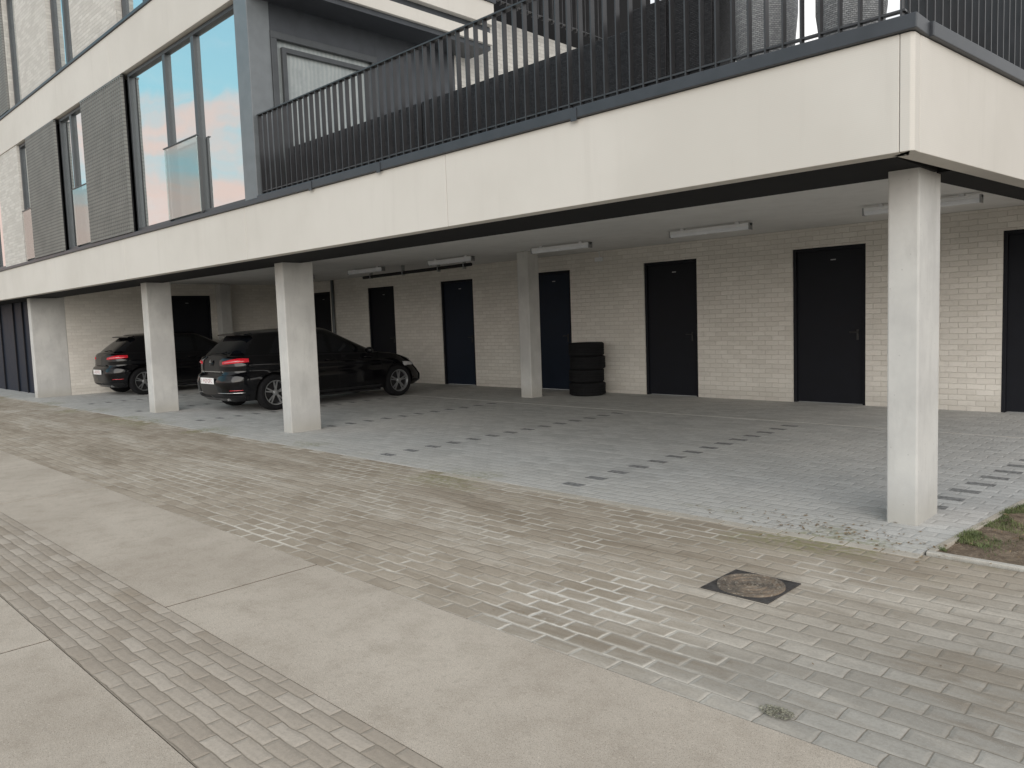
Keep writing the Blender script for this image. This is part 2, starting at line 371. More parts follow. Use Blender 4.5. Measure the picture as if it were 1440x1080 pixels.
tag(mb.build('weed_clump',plain('grey_green_moss',(.27,.26,.2),.9,0,.4,60,.3,.2)),'small grey green weed clump in the paving joint at lower right','weed')

# manhole
mh=thing('manhole_cover','square weathered iron manhole cover with round ringed lid set in the paving','manhole cover',(-2.03,3.86,0))
f=MB()
for a in ((-.195,.195,-.195,-.182),(-.195,.195,.182,.195),(-.195,-.182,-.182,.182),(.182,.195,-.182,.182)): f.box(*a,-.03,.004)
f.build('frame','ironf',mh,world=False)
f2=MB().box(-.182,.182,-.182,.182,-.03,.001); f2.build('corner_plate','ironf',mh,world=False)
ld=MB(); ld.lathe([(r*1.15,h) for r,h in [(0,.006),(.02,.006),(.022,.010),(.034,.010),(.036,.006),(.06,.006),(.062,.0105),(.075,.0105),(.077,.006),(.1,.006),(.102,.0105),(.115,.0105),(.117,.006),(.138,.006),(.14,.0105),(.156,.0105),(.158,.0)]],n=56)
for k in range(28):
    t=k*math.pi/14; r=.124+.02*(k%2)
    ld.box(r*math.cos(t)-.005,r*math.cos(t)+.005,r*math.sin(t)-.005,r*math.sin(t)+.005,.005,.0125)
for k in range(5): ld.box(-.05+k*.02,-.04+k*.02,-.012,.012,.005,.0125)
ld.build('lid','iron',mh,world=False)

# ------------------------------------------------------------ building
B=thing('apartment_building','modern pale brick apartment block with a carport under its overhanging white terrace','building',(-12,8,0))
def part(mb,name,mat,bevel=0,parent=None,label=None,smooth=False):
    o=mb.build(name,mat,parent or B,True,bevel,smooth)
    if label:o['label']=label
    return o
js=[XL,-33.9,-29.9,-25.9,-21.9,-17.9,-13.8,-9.56,-5.61,CX-.07]
for a,b in zip(js[:-1],js[1:]): part(MB().box(a+.003,b-.003,FY,FY+.14,FB,FT),'fascia_panel','fascia',.004)
part(MB().prism([(CX-.07+.001,FY),(CX-.012,FY),(CX+.008,FY+.02),rp(.10,0),rp(.10,.14),(CX-.07+.001,FY+.14)],FB,FT),'corner_panel','fascia',.004)
for a,b in ((.104,3.9),(3.91,7.9)): part(MB().obox(rp(0),RD,a,b,0,.14,FB,FT),'fascia_panel','fascia',.004)
part(MB().prism([(XL,FY+.15),(CX-.17,FY+.15),rp(8.2,.16),rp(9.6,.16),(XL,14.5)],CZ,FT-.02),'terrace_slab','ceil')
part(MB().box(XL,CX-.16,FY+.145,5.92,FB+.012,CZ-.005),'soffit','soffit',.003)
part(MB().obox(rp(0),RD,1.05,8,.145,.42,FB+.012,CZ-.006),'soffit','soffit')
for a,b in ((-9.15,-6.6),(-6.59,-4.03),(-4.02,CX+.035)):
    part(MB().box(a,b-.004,FY-.035,FY+.2,FT+.003,TF),'coping','anth',.006)
part(MB().obox(rp(0,-.035),RD,.2,8,0,.22,FT+.002,TF-.002),'coping','anth',.006)
for cxx in (-7.9,-6.6,-4.02): part(MB().box(cxx-.03,cxx+.03,FY-.042,FY-.036,FT-.02,TF-.01),'coping_bracket','anth')
part(MB().box(XL,-9.156,FY-.03,FY+.12,FT+.003,FT+.06),'sill','anth',.004)
def column(x0,x1,y0,y1,z=FB+.03): return part(MB().box(x0,x1,y0,y1,-.02,z),'column','colm',.012)
column(-1.93,-1.73,5.62,6.07)
column(-10.19,-9.96,5.62,6.1)
column(-15.1,-14.84,5.6,6.05)
column(-21.62,-21.4,5.35,6.1)
column(-10.38,-10.1,10.75,11.05,CZ-.002)
column(-18.3,-18.05,10.75,11.05,CZ-.002)
doors=[(-2.71,-1.6),(-5.64,-4.5),(-8.51,-7.39),(-11.4,-10.3),(-14.33,-13.2),(-17.3,-16.16),(-20.1,-19.1)]
DH=2.45
edges=sorted(doors); x=-21.2
for a,b in edges:
    part(MB().box(x,a,BW,BW+.2,-.02,CZ-.003),'back_wall','brick'); part(MB().box(a,b,BW,BW+.2,DH,CZ-.003),'lintel','brick'); x=b
part(MB().box(x,2.0,BW,BW+.2,-.02,CZ-.003),'back_wall','brick')
def door(x0,x1,mat,turn=None):
    w=x1-x0
    d=MB(); d.box(.05,w-.05,.06,.10,.012,DH-.05)
    fr=MB(); fr.box(.0,.05,.02,.12,0,DH); fr.box(w-.05,w,.02,.12,0,DH); fr.box(.05,w-.05,.02,.12,DH-.05,DH-.001)
    h=MB(); h.box(w-.15,w-.12,.045,.06,1.0,1.16); h.tube((w-.13,.06,1.12),(w-.13,.015,1.12),.009); h.tube((w-.13,.018,1.12),(w-.25,.018,1.12),.009)
    pl=MB().box(w*.5+.02,w*.5+.10,.055,.0595,DH-.21,DH-.195)
    T=(lambda p:(p[0]+x0,p[1]+BW,p[2])) if turn is None else (lambda p:(turn[0]-p[1],turn[1]+p[0],p[2]))
    for q in (d,fr,h,pl): q.v=[T(p) for p in q.v]
    o=part(d,'door',mat,.003)
    part(fr,'door_frame','black',.003,o); part(h,'door_handle','handle',0,o); part(pl,'number_plate','alloy',0,o)
mats=['black','black','black','navy','navy','black','black']
for (a,b),m in zip(doors,mats): door(a,b,m)
part(MB().box(-21.6,-21.4,6.1,8.4,-.02,CZ-.003),'side_wall','brick'); part(MB().box(-21.6,-21.4,8.4,9.8,DH,CZ-.003),'lintel','brick'); part(MB().box(-21.6,-21.4,9.8,BW+.2,-.02,CZ-.003),'side_wall','brick'); part(MB().box(-21.4,-21.2,BW,BW+.2,-.02,CZ-.003),'back_wall','brick')
door(0,1.4,'black',turn=(-21.42,8.4))
part(MB().box(-21.39,-21.1,9.95,10.25,-.02,CZ-.004),'column','colm',.01)
part(MB().box(XL,-21.62,5.75,5.85,0,FB+.01),'entrance_panel','navy')
for xx in (-22.1,-22.9,-23.7,-24.6,-26,-28): part(MB().box(xx-.03,xx+.03,5.71,5.748,0,FB+.01),'panel_post','black')
Z1,Z2,Z3,Z4=FT+.065,5.61,6.37,8.85
part(MB().box(-9.52,-9.19,FY-.0,FY+.3,TF-.02,Z4+.9),'corner_pillar','pillar',.006)
def win(x0,x1,z0,z1,muls,bal=None,Y=FY+.05,mat='glass'):
    f=MB(); t=.055
    f.box(x0,x1,Y,Y+.09,z0,z0+t); f.box(x0,x1,Y,Y+.09,z1-t,z1); f.box(x0,x0+t,Y,Y+.09,z0+t,z1-t); f.box(x1-t,x1,Y,Y+.09,z0+t,z1-t)
    for m in muls: f.box(m-.045,m+.045,Y,Y+.09,z0+t,z1-t)
    o=part(f,'window','frame',.004)
    ed=[x0+t]+sum([[m-.045,m+.045] for m in muls],[])+[x1-t]
    for i in range(0,len(ed),2): part(MB().box(ed[i],ed[i+1],Y+.05,Y+.07,z0+t,z1-t),'pane',mat,0,o)
    if bal:
        a,b=bal; g=MB().box(a+.02,b-.02,Y-.045,Y-.035,z0+.04,z0+1.07); part(g,'balustrade_pane','balg',0,o)
        r=MB(); r.box(a,b,Y-.055,Y-.025,z0+1.07,z0+1.085); r.box(b-.06,b-.0,Y-.034,Y-.0,z0+.02,z0+1.06); r.box(a+.02,a+.05,Y-.034,Y-.005,z0+.02,z0+1.06)
        part(r,'balustrade_frame','rail',0,o)
    return o
win(-13.27,-9.53,Z1,Z2-.01,[-11.85,-10.87],(-11.95,-10.8))
win(-16.8,-15.3,Z1,Z2-.01,[-16.15],(-16.2,-15.32))
win(-19.6,-18.8,Z1,Z2-.01,[],(-19.58,-18.82))
win(-23.2,-21.3,Z1,Z2-.01,[-22.2])
def louv(x0,x1,z0,z1,Y=FY-.045):
    o=part(MB().box(x0,x1,Y+.045,Y+.062,z0,z1),'louvre_panel','soffit')
    n=int((x1-x0)/.085)
    m=MB()
    for i in range(n):
        a=x0+(i+.5)*(x1-x0)/n; m.prism([(a-.027,Y+.0445),(a-.012,Y),(a+.012,Y),(a+.027,Y+.0445)],z0,z1)
    m.box(x0,x1,Y+.001,Y+.04,z0,z0+.03); m.box(x0,x1,Y+.001,Y+.04,z1-.03,z1)
    part(m,'slats','louvre',0,o)
louv(-15.28,-13.29,Z1,Z2-.02); louv(-18.78,-16.82,Z1,Z2-.02)
part(MB().box(-21.3,-19.6,FY+.0,FY+.2,Z1,Z2-.003),'brick_wall','brick_up')
part(MB().box(XL,-23.2,FY+.0,FY+.2,Z1,Z2-.003),'brick_wall','brick_up')
for a,b in zip([XL,-33.9,-29.9,-25.9,-21.9,-17.9,-13.8],[-33.9,-29.9,-25.9,-21.9,-17.9,-13.8,-9.53]): part(MB().box(a+.003,b-.003,FY-.02,FY+.16,Z2,Z3-.05),'fascia_panel','fascia',.004)
part(MB().box(XL,-9.53,FY-.045,FY+.14,Z3-.048,Z3),'sill','anth',.004)
ups=[(-13.4,-11.7,[-12.5]),(-16.9,-15.57,[-16.2]),(-19.8,-18.9,[]),(-23.6,-22.3,[])]
x=XL
for a,b,ml in sorted(ups):
    part(MB().box(x,a,FY,FY+.22,Z3+.002,Z4),'brick_wall','brick_up'); x=b
part(MB().box(x,-9.53,FY,FY+.22,Z3+.002,Z4),'brick_wall','brick_up')
for a,b,ml in ups: win(a+.003,b-.003,Z3+.03,Z4,ml,None,FY+.09)
louv(-20.7,-19.82,Z3+.02,Z4)
part(MB().box(XL,-9.0,FY-.02,14,Z4+.003,Z4+.7),'roof_band','fascia',.004)
sx=-9.2
part(MB().box(sx-.25,sx,FY+.31,5.2,TF,5.6),'terrace_wall','anth')
part(MB().box(sx-.25,sx-.002,5.2,6.82,5.22,5.6),'terrace_wall','anth')
part(MB().box(sx-.25,sx,6.82,8.3,TF,5.6),'terrace_wall','anth')
part(MB().box(sx-.25,sx,8.3,11.5,TF,6.3),'brick_wall','brick_up')
f=MB()
for a in ((5.2,6.82,TF,TF+.08),(5.2,6.82,5.13,5.218),(5.2,5.28,TF+.08,5.13),(6.74,6.82,TF+.08,5.13)): f.box(sx-.12,sx+.03,a[0],a[1],a[2],a[3])
wo=part(f,'window','frame',.004); part(MB().box(sx-.07,sx-.04,5.28,6.74,TF+.08,5.13),'pane','curtain',0,wo)
f=MB()
for a in ((5.36,5.42,TF+.1,5.05),(6.66,6.72,TF+.1,5.05),(5.42,6.66,4.99,5.05)): f.box(sx-.04,sx+.012,a[0],a[1],a[2],a[3])
part(f,'sash','frame',.003,wo)
part(MB().box(sx-.2,sx+.55,FY+.02,8.6,5.63,5.80),'balcony_fascia','fascia',.005); part(MB().box(sx-.2,sx+.60,FY-.02,8.6,5.9,6.22),'balcony_fascia','fascia',.005)
f=MB(); f.box(sx-.2,sx+.50,FY+.05,8.6,5.80,5.9); f.box(sx-.2,sx+.50,FY+.02,8.6,5.56,5.628); f.box(sx-.2,sx+.63,FY-.03,8.62,6.222,6.29); part(f,'balcony_trim','anth')
part(MB().box(XL,sx-.26,5.3,14,Z1,Z4),'inner_wall','soffit')

# ------------------------------------------------------------ railings
def railing(name,label,p,d,L,z0,z1,step,grp=None):
    r=thing(name,label,'railing',(p[0],p[1],z0),0,grp)
    part2=lambda m,n:m.build(n,'rail',r,True,0)
    part2(MB().obox(p,d,0,L,-.03,.03,z1-.014,z1),'top_rail'); part2(MB().obox(p,d,0,L,-.02,.02,z0+.05,z0+.062),'bottom_rail')
    n=int(L/step)
    for i in range(n+1):
        s=.02+i*(L-.04)/n
        part2(MB().obox(p,d,s-.006,s+.006,-.024,.024,z0+.002,z1-.015),'baluster')
    return r
railing('terrace_railing','long dark metal railing with flat vertical bars above the white front edge',(-9.17,FY+.07),(1,0),CX+9.17-.06,TF,4.14,.12)
q=rp(.1,.09); railing('terrace_railing','short dark metal railing going back from the terrace corner at upper right',q,RD,6.5,TF,4.14,.12)
railing('balcony_railing','dark barred railing of the upper balcony above the brick wall',(sx+.5,5.1),(0,1),6.4,6.29,7.3,.12)

# ------------------------------------------------------------ terrace things
for i,(a,b,l) in enumerate([(-9.0,-7.7,'leftmost long black wicker planter behind the railing beside the grey pillar'),(-7.67,-6.37,'second long black wicker planter from the left behind the railing'),(-6.34,-5.04,'third long black wicker planter from the left behind the railing'),(-5.01,-3.75,'fourth long black wicker planter from the left next to the taller ones')]):
    t=thing('planter',l,'planter',((a+b)/2,5.45,TF),0,'long black planters along the railing')
    h=.60; w=(b-a)/2
    m=MB(); m.box(-w,w,-.2,-.17,0,h); m.box(-w,w,.17,.2,0,h); m.box(-w,-w+.03,-.17,.17,0,h); m.box(w-.03,w,-.17,.17,0,h); m.build('body','weave',t,False,.006)
    MB().box(-w+.03,w-.03,-.17,.17,h-.08,h-.05).build('soil','soil',t,False)
for i,(x,s,l) in enumerate([(-3.47,.175,'left one of two tapered black wicker planters on the terrace edge'),(-3.09,.175,'right one of two tapered black wicker planters beside the grey pots')]):
    t=thing('planter',l,'planter',(x,5.25,TF),0,'tapered black wicker planters')
    m=MB(); a=s*.82; b=s; h=.66+.05*i
    m.add([(-a,-a,0),(a,-a,0),(a,a,0),(-a,a,0),(-b,-b,h),(b,-b,h),(b,b,h),(-b,b,h),(-b+.04,-b+.04,h),(b-.04,-b+.04,h),(b-.04,b-.04,h),(-b+.04,b-.04,h),(-a,-a,h-.1),(a,-a,h-.1),(a,a,h-.1),(-a,a,h-.1)],
      [(3,2,1,0),(0,1,5,4),(1,2,6,5),(2,3,7,6),(3,0,4,7),(4,5,9,8),(5,6,10,9),(6,7,11,10),(7,4,8,11),(8,9,13,12),(9,10,14,13),(10,11,15,14),(11,8,12,15),(12,13,14,15)])
    m.build('body','weave',t,False,.008)
for i,(x,y,r,k,l) in enumerate([(-2.66,5.33,.225,1.2,'larger round grey woven pot behind the railing right of the black planters'),(-2.05,5.3,.215,.78,'lower round grey woven pot nearest the terrace corner')]):
    t=thing('plant_pot',l,'plant pot',(x,y,TF),0,'round grey pots')
    m=MB().lathe([(0,0),(r*.62,0),(r*.74,.03*k),(r*.9,.14*k),(r,.34*k),(r,.48*k),(r*.96,.58*k),(r*.86,.60*k),(r*.84,.55*k),(0,.5*k)],n=36); m.build('body','pot',t,False,smooth=True)
def shrub(x,y,z,h,l,n=260,sp=.3):
    t=thing('shrub',l,'plant',(x,y,z)); st=MB(); fo=MB()
    for k in range(7):
        a=random.random()*6.28; p=Vector((0,0,0)); d=Vector((math.cos(a)*.3,math.sin(a)*.3,1)).normalized(); r=.007
        for s in range(5):
            q=p+d*h/5; st.tube(p,q,r,r*.75,5); r*=.75
            for _ in range(n//120):
                c=p+(q-p)*random.random()+Vector([random.gauss(0,.03) for _ in range(3)]); leafq(fo,c.x,c.y,c.z,random.uniform(.012,.022))
            p=q; d=(d+Vector((random.gauss(0,.25),random.gauss(0,.25),random.gauss(0,.1)))).normalized()
    st.build('stem','bark',t,False); fo.build('foliage','leaf',t,False)
shrub(-2.66,5.33,TF+.6,.9,'thin leafy shrub growing in the larger round grey pot')
shrub(-2.05,5.3,TF+.39,.8,'thin leafy shrub growing in the lower grey pot nearest the corner')

# ------------------------------------------------------------ ceiling lights
L0=thing('ceiling_light','unlit strip light on the carport ceiling nearest the corner column at right','ceiling light',(-3.15,10.25,CZ),0,'strip lights under the carport ceiling')
MB().box(-.66,.66,-.045,.045,-.07,-.03).build('housing','white',L0,False,.006)
m=MB(); pr=[]
for i in range(11):
    t=math.pi*i/10; pr.append((math.cos(t)*.042,-.071-math.sin(t)*.05))
n=len(pr); vs=[(-.64,a,b) for a,b in pr]+[(.64,a,b) for a,b in pr]
m.add(vs,[(i,i+1,n+i+1,n+i) for i in range(n-1)]+[tuple(range(n)),tuple(range(2*n-1,n-1,-1))]); m.build('diffuser','lamp',L0,False,smooth=False)
for s in (-.45,.45): MB().box(s-.03,s+.03,-.02,.02,-.03,-.001).build('bracket','white',L0,False)
for s in (-.66,.64): MB().box(s,s+.02,-.048,.048,-.125,-.028).build('end_cap','alloy',L0,False,.004)
names=['second unlit strip light from the right on the carport ceiling','third unlit strip light from the right, above the third black door','fourth unlit strip light from the right, beyond the inner column','fifth unlit strip light from the right, above the dark car','sixth unlit strip light from the right, deep under the ceiling']
for i,l in enumerate(names):
    c=copy_tree(L0); c.location=(-3.15-2.87*(i+1),10.3,CZ); c['label']=l
p=thing('ceiling_pipe','black pipe running under the carport ceiling above the dark blue door','pipe',(-13.4,10.7,2.55))
m=MB().tube((-15.3,10.7,2.58),(-11.6,10.7,2.62),.035,n=12); m.build('tube','plastic',p,True,smooth=False)
for xx in (-15,-13.8,-12.6,-11.8): MB().box(xx-.01,xx+.01,10.66,10.74,2.54,CZ-.003).build('clip','alloy',p,True)
o=MB().box(-9.62,-9.44,BW-.05,BW-.002,2.56,2.64).build('junction_box','white',bevel=.008); tag(o,'small white box high on the brick wall above the tyres','junction box')
o=MB().tube((-9.53,BW-.015,2.64),(-9.53,BW-.015,CZ),.008).build('cable','white'); tag(o,'short white cable from the small white box to the ceiling','cable')
o=MB().tube((-18.9,BW-.05,0),(-18.9,BW-.05,CZ-.01),.045).build('drain_pipe','pillar',smooth=True); tag(o,'grey vertical pipe on the brick wall in the far corner','pipe')

# ------------------------------------------------------------ tyres
def tyre_mb(r=.33,w=.235):
    m=MB(); p=[(.20,.02),(.215,.0),(.30,.0),(.322,.008),(r,.025),(r,.07),(r-.005,.074),(r-.005,.082),(r,.086),(r,w/2-.006),(r-.006,w/2-.003),(r-.006,w/2+.003),(r,w/2+.006),(r,w-.086),(r-.005,w-.082),(r-.005,w-.074),(r,w-.07),(r,w-.025),(.322,w-.008),(.30,w),(.215,w),(.20,w-.02),(.205,w/2)]
    m.lathe(p,n=48,closed=True); return m
lab=['bottom tyre of the stack standing by the brick wall','second tyre from the bottom of the stack by the brick wall','third tyre from the bottom of the stack by the brick wall','topmost tyre of the stack standing by the brick wall']
for i in range(4):
    o=tyre_mb(.35-.012*(i>0),.25).build('tyre','rubber',smooth=False); o.location=(-9.5+[0,-.03,.02,-.02][i],11.68+[0,.02,0,.02][i],.002+.251*i); o.rotation_euler=(0,0,i*.7); tag(o,lab[i],'tyre','stacked tyres')

# ------------------------------------------------------------ cars
def interp(t,pts):
    if t<=pts[0][0]: return pts[0][1]
    for (a,b),(c,d) in zip(pts[:-1],pts[1:]):
        if t<=c:
            k=(t-a)/(c-a); k=k*k*(3-2*k)*.5+k*.5; return b+(d-b)*k
    return pts[-1][1]
def outline(w,yr,yf,n,m,nr=None):
    yc=(yr+yf)/2; ly=(yf-yr)/2; pts=[]
    for i in range(721):
        t=-math.pi/2+math.pi*i/720; c=abs(math.cos(t)); s=math.sin(t)
        pts.append((w*c**(2/n),yc+ly*math.copysign(abs(s)**(2/n),s)))
    d=[0]
    for a,b in zip(pts[:-1],pts[1:]): d.append(d[-1]+math.hypot(b[0]-a[0],b[1]-a[1]))
    T=d[-1]; out=[]; j=0
    for i in range(m+1):
        t=T*i/m
        while j<len(d)-2 and d[j+1]<t: j+=1
        k=(t-d[j])/max(1e-9,d[j+1]-d[j]); out.append((pts[j][0]+(pts[j+1][0]-pts[j][0])*k,pts[j][1]+(pts[j+1][1]-pts[j][1])*k))
    return out
def make_car(label,loc,L=4.45,hw=.90,H=1.5,wr=.86,wb=2.78,slope=.42,silver=True):
    car=thing('parked_car',label,'car',loc,0,'cars parked under the overhang')
    z0=.21; Mx=150; K=22
    belt=lambda y: interp(y,[(0,1.0),(.5,1.02),(2.0,.97),(3.2,.93),(3.5,.90),(L-.35,.76),(L,.62)])
    wz=lambda z: interp(z,[(.2,hw-.06),(.35,hw-.005),(.6,hw),(.72,hw-.022),(.82,hw-.008),(1.02,hw-.08)])
    yr=lambda z: interp(z,[(.2,.16),(.32,.03),(.55,.0),(.66,.03),(.70,.085),(.85,.09),(.95,.10),(1.02,.17)])
    yf=lambda z: interp(z,[(.2,L-.14),(.35,L-.01),(.55,L),(.7,L-.06),(.8,L-.16),(1.02,L-.3)])
    lv=[]
    for k in range(K+1):
        f=k/K; zn=z0+(.98-z0)*f; lv.append([(x,y,z0+(belt(y)-z0)*f) for x,y in outline(wz(zn),yr(zn),yf(zn),5.2,Mx)])
    R_=.375; cy=[wr,wr+wb]; cz=.325
    def snap(p):
        x,y,z=p
        if x>.5:
            for c in cy:
                dd=math.hypot(y-c,z-cz)
                if abs(dd-R_)<.036 and dd>1e-6: return (x,c+(y-c)*R_/dd,cz+(z-cz)*R_/dd)
        return p
    lv=[[snap(p) for p in r] for r in lv]
    m=MB()
    for sg in (1,-1):
        vs=[(sg*p[0],p[1],p[2]) for r in lv for p in r]; fs=[]
        for k in range(K):
            for i in range(Mx):
                a=k*(Mx+1)+i; q=(a,a+1,a+Mx+2,a+Mx+1); P=[vs[j] for j in q]; skip=False
                if min(abs(p[0]) for p in P)>.5:
                    for c in cy:
                        if all(math.hypot(p[1]-c,p[2]-cz)<=R_+.002 for p in P): skip=True
                if not skip: fs.append(q if sg>0 else q[::-1])
        m.add(vs,fs)
    top=lv[-1]; nc=12; vs=[];fs=[]
    for p in top:
        for j in range(nc+1):
            s=1-2*j/nc; vs.append((p[0]*s,p[1],p[2]+.05*(1-s*s)*min(1,p[0]/.5)))
    for i in range(Mx):
        for j in range(nc):
            a=i*(nc+1)+j; fs.append((a,a+1,a+nc+2,a+nc+1))
    m.add(vs,fs)
    bo=m.build('body','paint',car,False,smooth=True)
    b=bmesh.new(); b.from_mesh(bo.data); bmesh.ops.remove_doubles(b,verts=b.verts,dist=.0008); bmesh.ops.recalc_face_normals(b,faces=b.faces); b.to_mesh(bo.data); b.free()
    for p_ in bo.data.polygons: p_.use_smooth=True
    u=MB(); u.box(-.56,.56,.25,L-.3,.19,.75); u.box(-.80,.80,wr+.42,wr+wb-.42,.17,.5)
    u.build('underbody','plastic',car,False)
    def surf(s,z,off=0,sg=1):
        i=s*Mx; i0=min(Mx-1,int(i)); k=i-i0; y=lv[8][i0][1]*(1-k)+lv[8][i0+1][1]*k
        for _ in range(3):
            f=min(1,max(0,(z-z0)/(belt(y)-z0)))*K; r0=min(K-1,int(f)); q=f-r0
            P=[lv[r0][i0],lv[r0][i0+1],lv[r0+1][i0],lv[r0+1][i0+1]]
            x=(P[0][0]*(1-k)+P[1][0]*k)*(1-q)+(P[2][0]*(1-k)+P[3][0]*k)*q; y=(P[0][1]*(1-k)+P[1][1]*k)*(1-q)+(P[2][1]*(1-k)+P[3][1]*k)*q
        t=Vector((P[1][0]-P[0][0],P[1][1]-P[0][1])); t.normalize(); nn=Vector((t.y,-t.x))
        return (sg*(x+nn.x*off),y+nn.y*off,z)
    def s_at(y,x=None):
        best=0;bd=9
        for i in range(Mx+1):
            p=lv[14][i]; dd=abs(p[1]-y) if x is None else math.hypot(p[1]-y,p[0]-x)
            if x is None and p[0]<.6: continue
            if dd<bd: bd=dd;best=i
        return best/Mx
    def patch(name,mat,s0,s1,zl,zh,sg,off=.007,ns=16,nz=4,par=None):
        vs=[];fs=[]
        for i in range(ns+1):
            t=i/ns; s=s0+(s1-s0)*t
            for j in range(nz+1):
                e=.0 if 0<j<nz and 0<i<ns else -.012
                vs.append(surf(s,zl(t)+(zh(t)-zl(t))*j/nz,off+e,sg))
        for i in range(ns):
            for j in range(nz): a=i*(nz+1)+j; fs.append((a,a+1,a+nz+2,a+nz+1))
        return MB().add(vs,fs).build(name,mat,par or car,False,smooth=True)
    sx_=lambda x: next(i for i in range(Mx+1) if lv[14][i][0]>=x)/Mx
    for sg in (1,-1):
        tl=patch('tail_lamp','red',sx_(.38),s_at(.44),lambda t:.87+.035*t,lambda t:.92+.055*min(1,t*1.6)-.02*max(0,t-.8)*5*.4,sg,.014)
        patch('lamp_strip','clear',sx_(.46),s_at(.28),lambda t:.893+.033*t,lambda t:.903+.033*t,sg,.0215,12,2,tl)
        patch('bumper_reflector','red',sx_(.56),sx_(.76),lambda t:.40,lambda t:.42,sg,.006,6,2)
        patch('headlamp','clear',s_at(L-.62),1-sx_(.45)*1.0,lambda t:.62-.01*t,lambda t:.73-.05*t,sg)
        patch('sill_moulding','plastic',s_at(wr+.4),s_at(wr+wb-.4),lambda t:.225,lambda t:.30,sg,.006,30,3)
        patch('rear_bumper_insert','plastic',0.0,s_at(.36),lambda t:.25,lambda t:.335,sg,.007,20,3)
        for yy in (wr+.42,wr+.42+.92,wr+.42+.92+1.02):
            patch('door_gap','plastic',s_at(yy),s_at(yy)+.0012,lambda t:.32,lambda t:belt(yy)-.02,sg,.0028+.012,1,8)
        for yy in (wr+1.12,wr+2.02):
            a=surf(s_at(yy),.86,.03,sg); c=surf(s_at(yy+.2),.855,.03,sg); MB().tube(a,c,.012,n=8).build('door_handle','paint',car,False,smooth=True)
        c=surf(s_at(wr+wb-.62),.93,.1,sg); mm=MB(); 
        bmx=bmesh.new(); bmesh.ops.create_uvsphere(bmx,u_segments=16,v_segments=10,radius=1)
        mm.add([(c[0]+v.co.x*.10,c[1]+v.co.y*.06,c[2]+.06+v.co.z*.065) for v in bmx.verts],[[v.index for v in f.verts] for f in bmx.faces]); bmx.free()
        mm.build('wing_mirror','paint',car,False,smooth=True)
    Kg=12; Mg=120; GL=[]
    roofz=lambda y: H-.075-.055*((y-1.8)/1.4)**2
    for k in range(Kg+1):
        f=k/Kg; e=f**1.25
        w=(hw-.085)+( .60-(hw-.085))*(.75*f+.25*f*f); yr_=.17+slope*e; yf_=(3.42)-(1.12)*(f**.92)
        GL.append([(x,y,(belt(y)-.012)*(1-f)+roofz(y)*f) for x,y in outline(w,yr_,yf_,5.0,Mg)])
    cats={}
    for sg in (1,-1):
        for k in range(Kg):
            for i in range(Mg):
                P=[GL[k][i],GL[k][i+1],GL[k+1][i+1],GL[k+1][i]]
                cx_=sum(p[0] for p in P)/4; cyy=sum(p[1] for p in P)/4; w=max(p[0] for p in GL[k]); f=(k+.5)/Kg
                key='pillar'
                if cx_/w>.955:
                    if .10<f<.86:
                        for a,b,nm in ((.78+.3*f,1.22,'rear_quarter_window'),(1.28,2.02,'rear_side_window'),(2.12,3.02-1.0*max(0,f-.15)*.9,'front_side_window')):
                            if a<cyy<b: key=nm+('|%d'%sg)
                elif cx_/w<.86:
                    if cyy<1.2 and .14<f<.82: key='rear_window'
                    if cyy>2.0 and .06<f<.95: key='windscreen'
                P=[(sg*p[0],p[1],p[2]) for p in P]
                if sg<0:P=P[::-1]
                cats.setdefault(key,MB()).add(P,[(0,1,2,3)])
    vs=[];fs=[];nc=12
    for p in GL[-1]:
        for j in range(nc+1):
            s=1-2*j/nc; vs.append((p[0]*s,p[1],p[2]+.06*(1-s*s)*min(1,p[0]/.5)))
    for i in range(Mg):
        for j in range(nc):
            a=i*(nc+1)+j; fs.append((a,a+1,a+nc+2,a+nc+1))
    cats['pillar'].add(vs,fs)
    for k,mb_ in cats.items():
        nm=k.split('|')[0]; o=mb_.build('roof' if nm=='pillar' else nm,'paint' if nm=='pillar' else 'cglass',car,False)
        b=bmesh.new(); b.from_mesh(o.data); bmesh.ops.remove_doubles(b,verts=b.verts,dist=.0008); bmesh.ops.recalc_face_normals(b,faces=b.faces); b.to_mesh(o.data); b.free()
        for p_ in o.data.polygons: p_.use_smooth=True
    ry=.17+slope
    m=MB(); m.add([(-.56,ry+.02,roofz(ry)+.035),(.56,ry+.02,roofz(ry)+.035),(.52,ry-.12,roofz(ry)+.012),(-.52,ry-.12,roofz(ry)+.012),(-.56,ry+.03,roofz(ry)-.01),(.56,ry+.03,roofz(ry)-.01),(.52,ry-.115,roofz(ry)-.012),(-.52,ry-.115,roofz(ry)-.012)],[(0,1,2,3),(7,6,5,4),(3,2,6,7),(0,3,7,4),(2,1,5,6),(1,0,4,5)]); m.build('spoiler','paint',car,False,.006)
    pz=.58; pl=MB().box(-.26,.26,-.022,-.010,pz-.055,pz+.055).build('licence_plate','plate',car,False,.003)
    ch=MB(); 
    xx=-.215
    for g_ in range(8):
        if g_ in (1,):
            ch.box(xx+.004,xx+.016,-.0235,-.022,pz-.004,pz+.004); xx+=.03; continue
        ch.box(xx,xx+.009,-.0235,-.022,pz-.034,pz+.034)
        if g_ not in (0,):
            ch.box(xx+.009,xx+.034,-.0235,-.022,pz+.026,pz+.034); ch.box(xx+.009,xx+.034,-.0235,-.022,pz-.034,pz-.026) if g_%2 else ch.box(xx+.009,xx+.034,-.0235,-.022,pz-.004,pz+.004)
        xx+=.058
    ch.build('plate_characters','platered',pl,False)
    MB().box(-.38,.38,.06,.095,.735,.75).build('tailgate_trim','chrome' if silver else 'paint',car,False,.003)
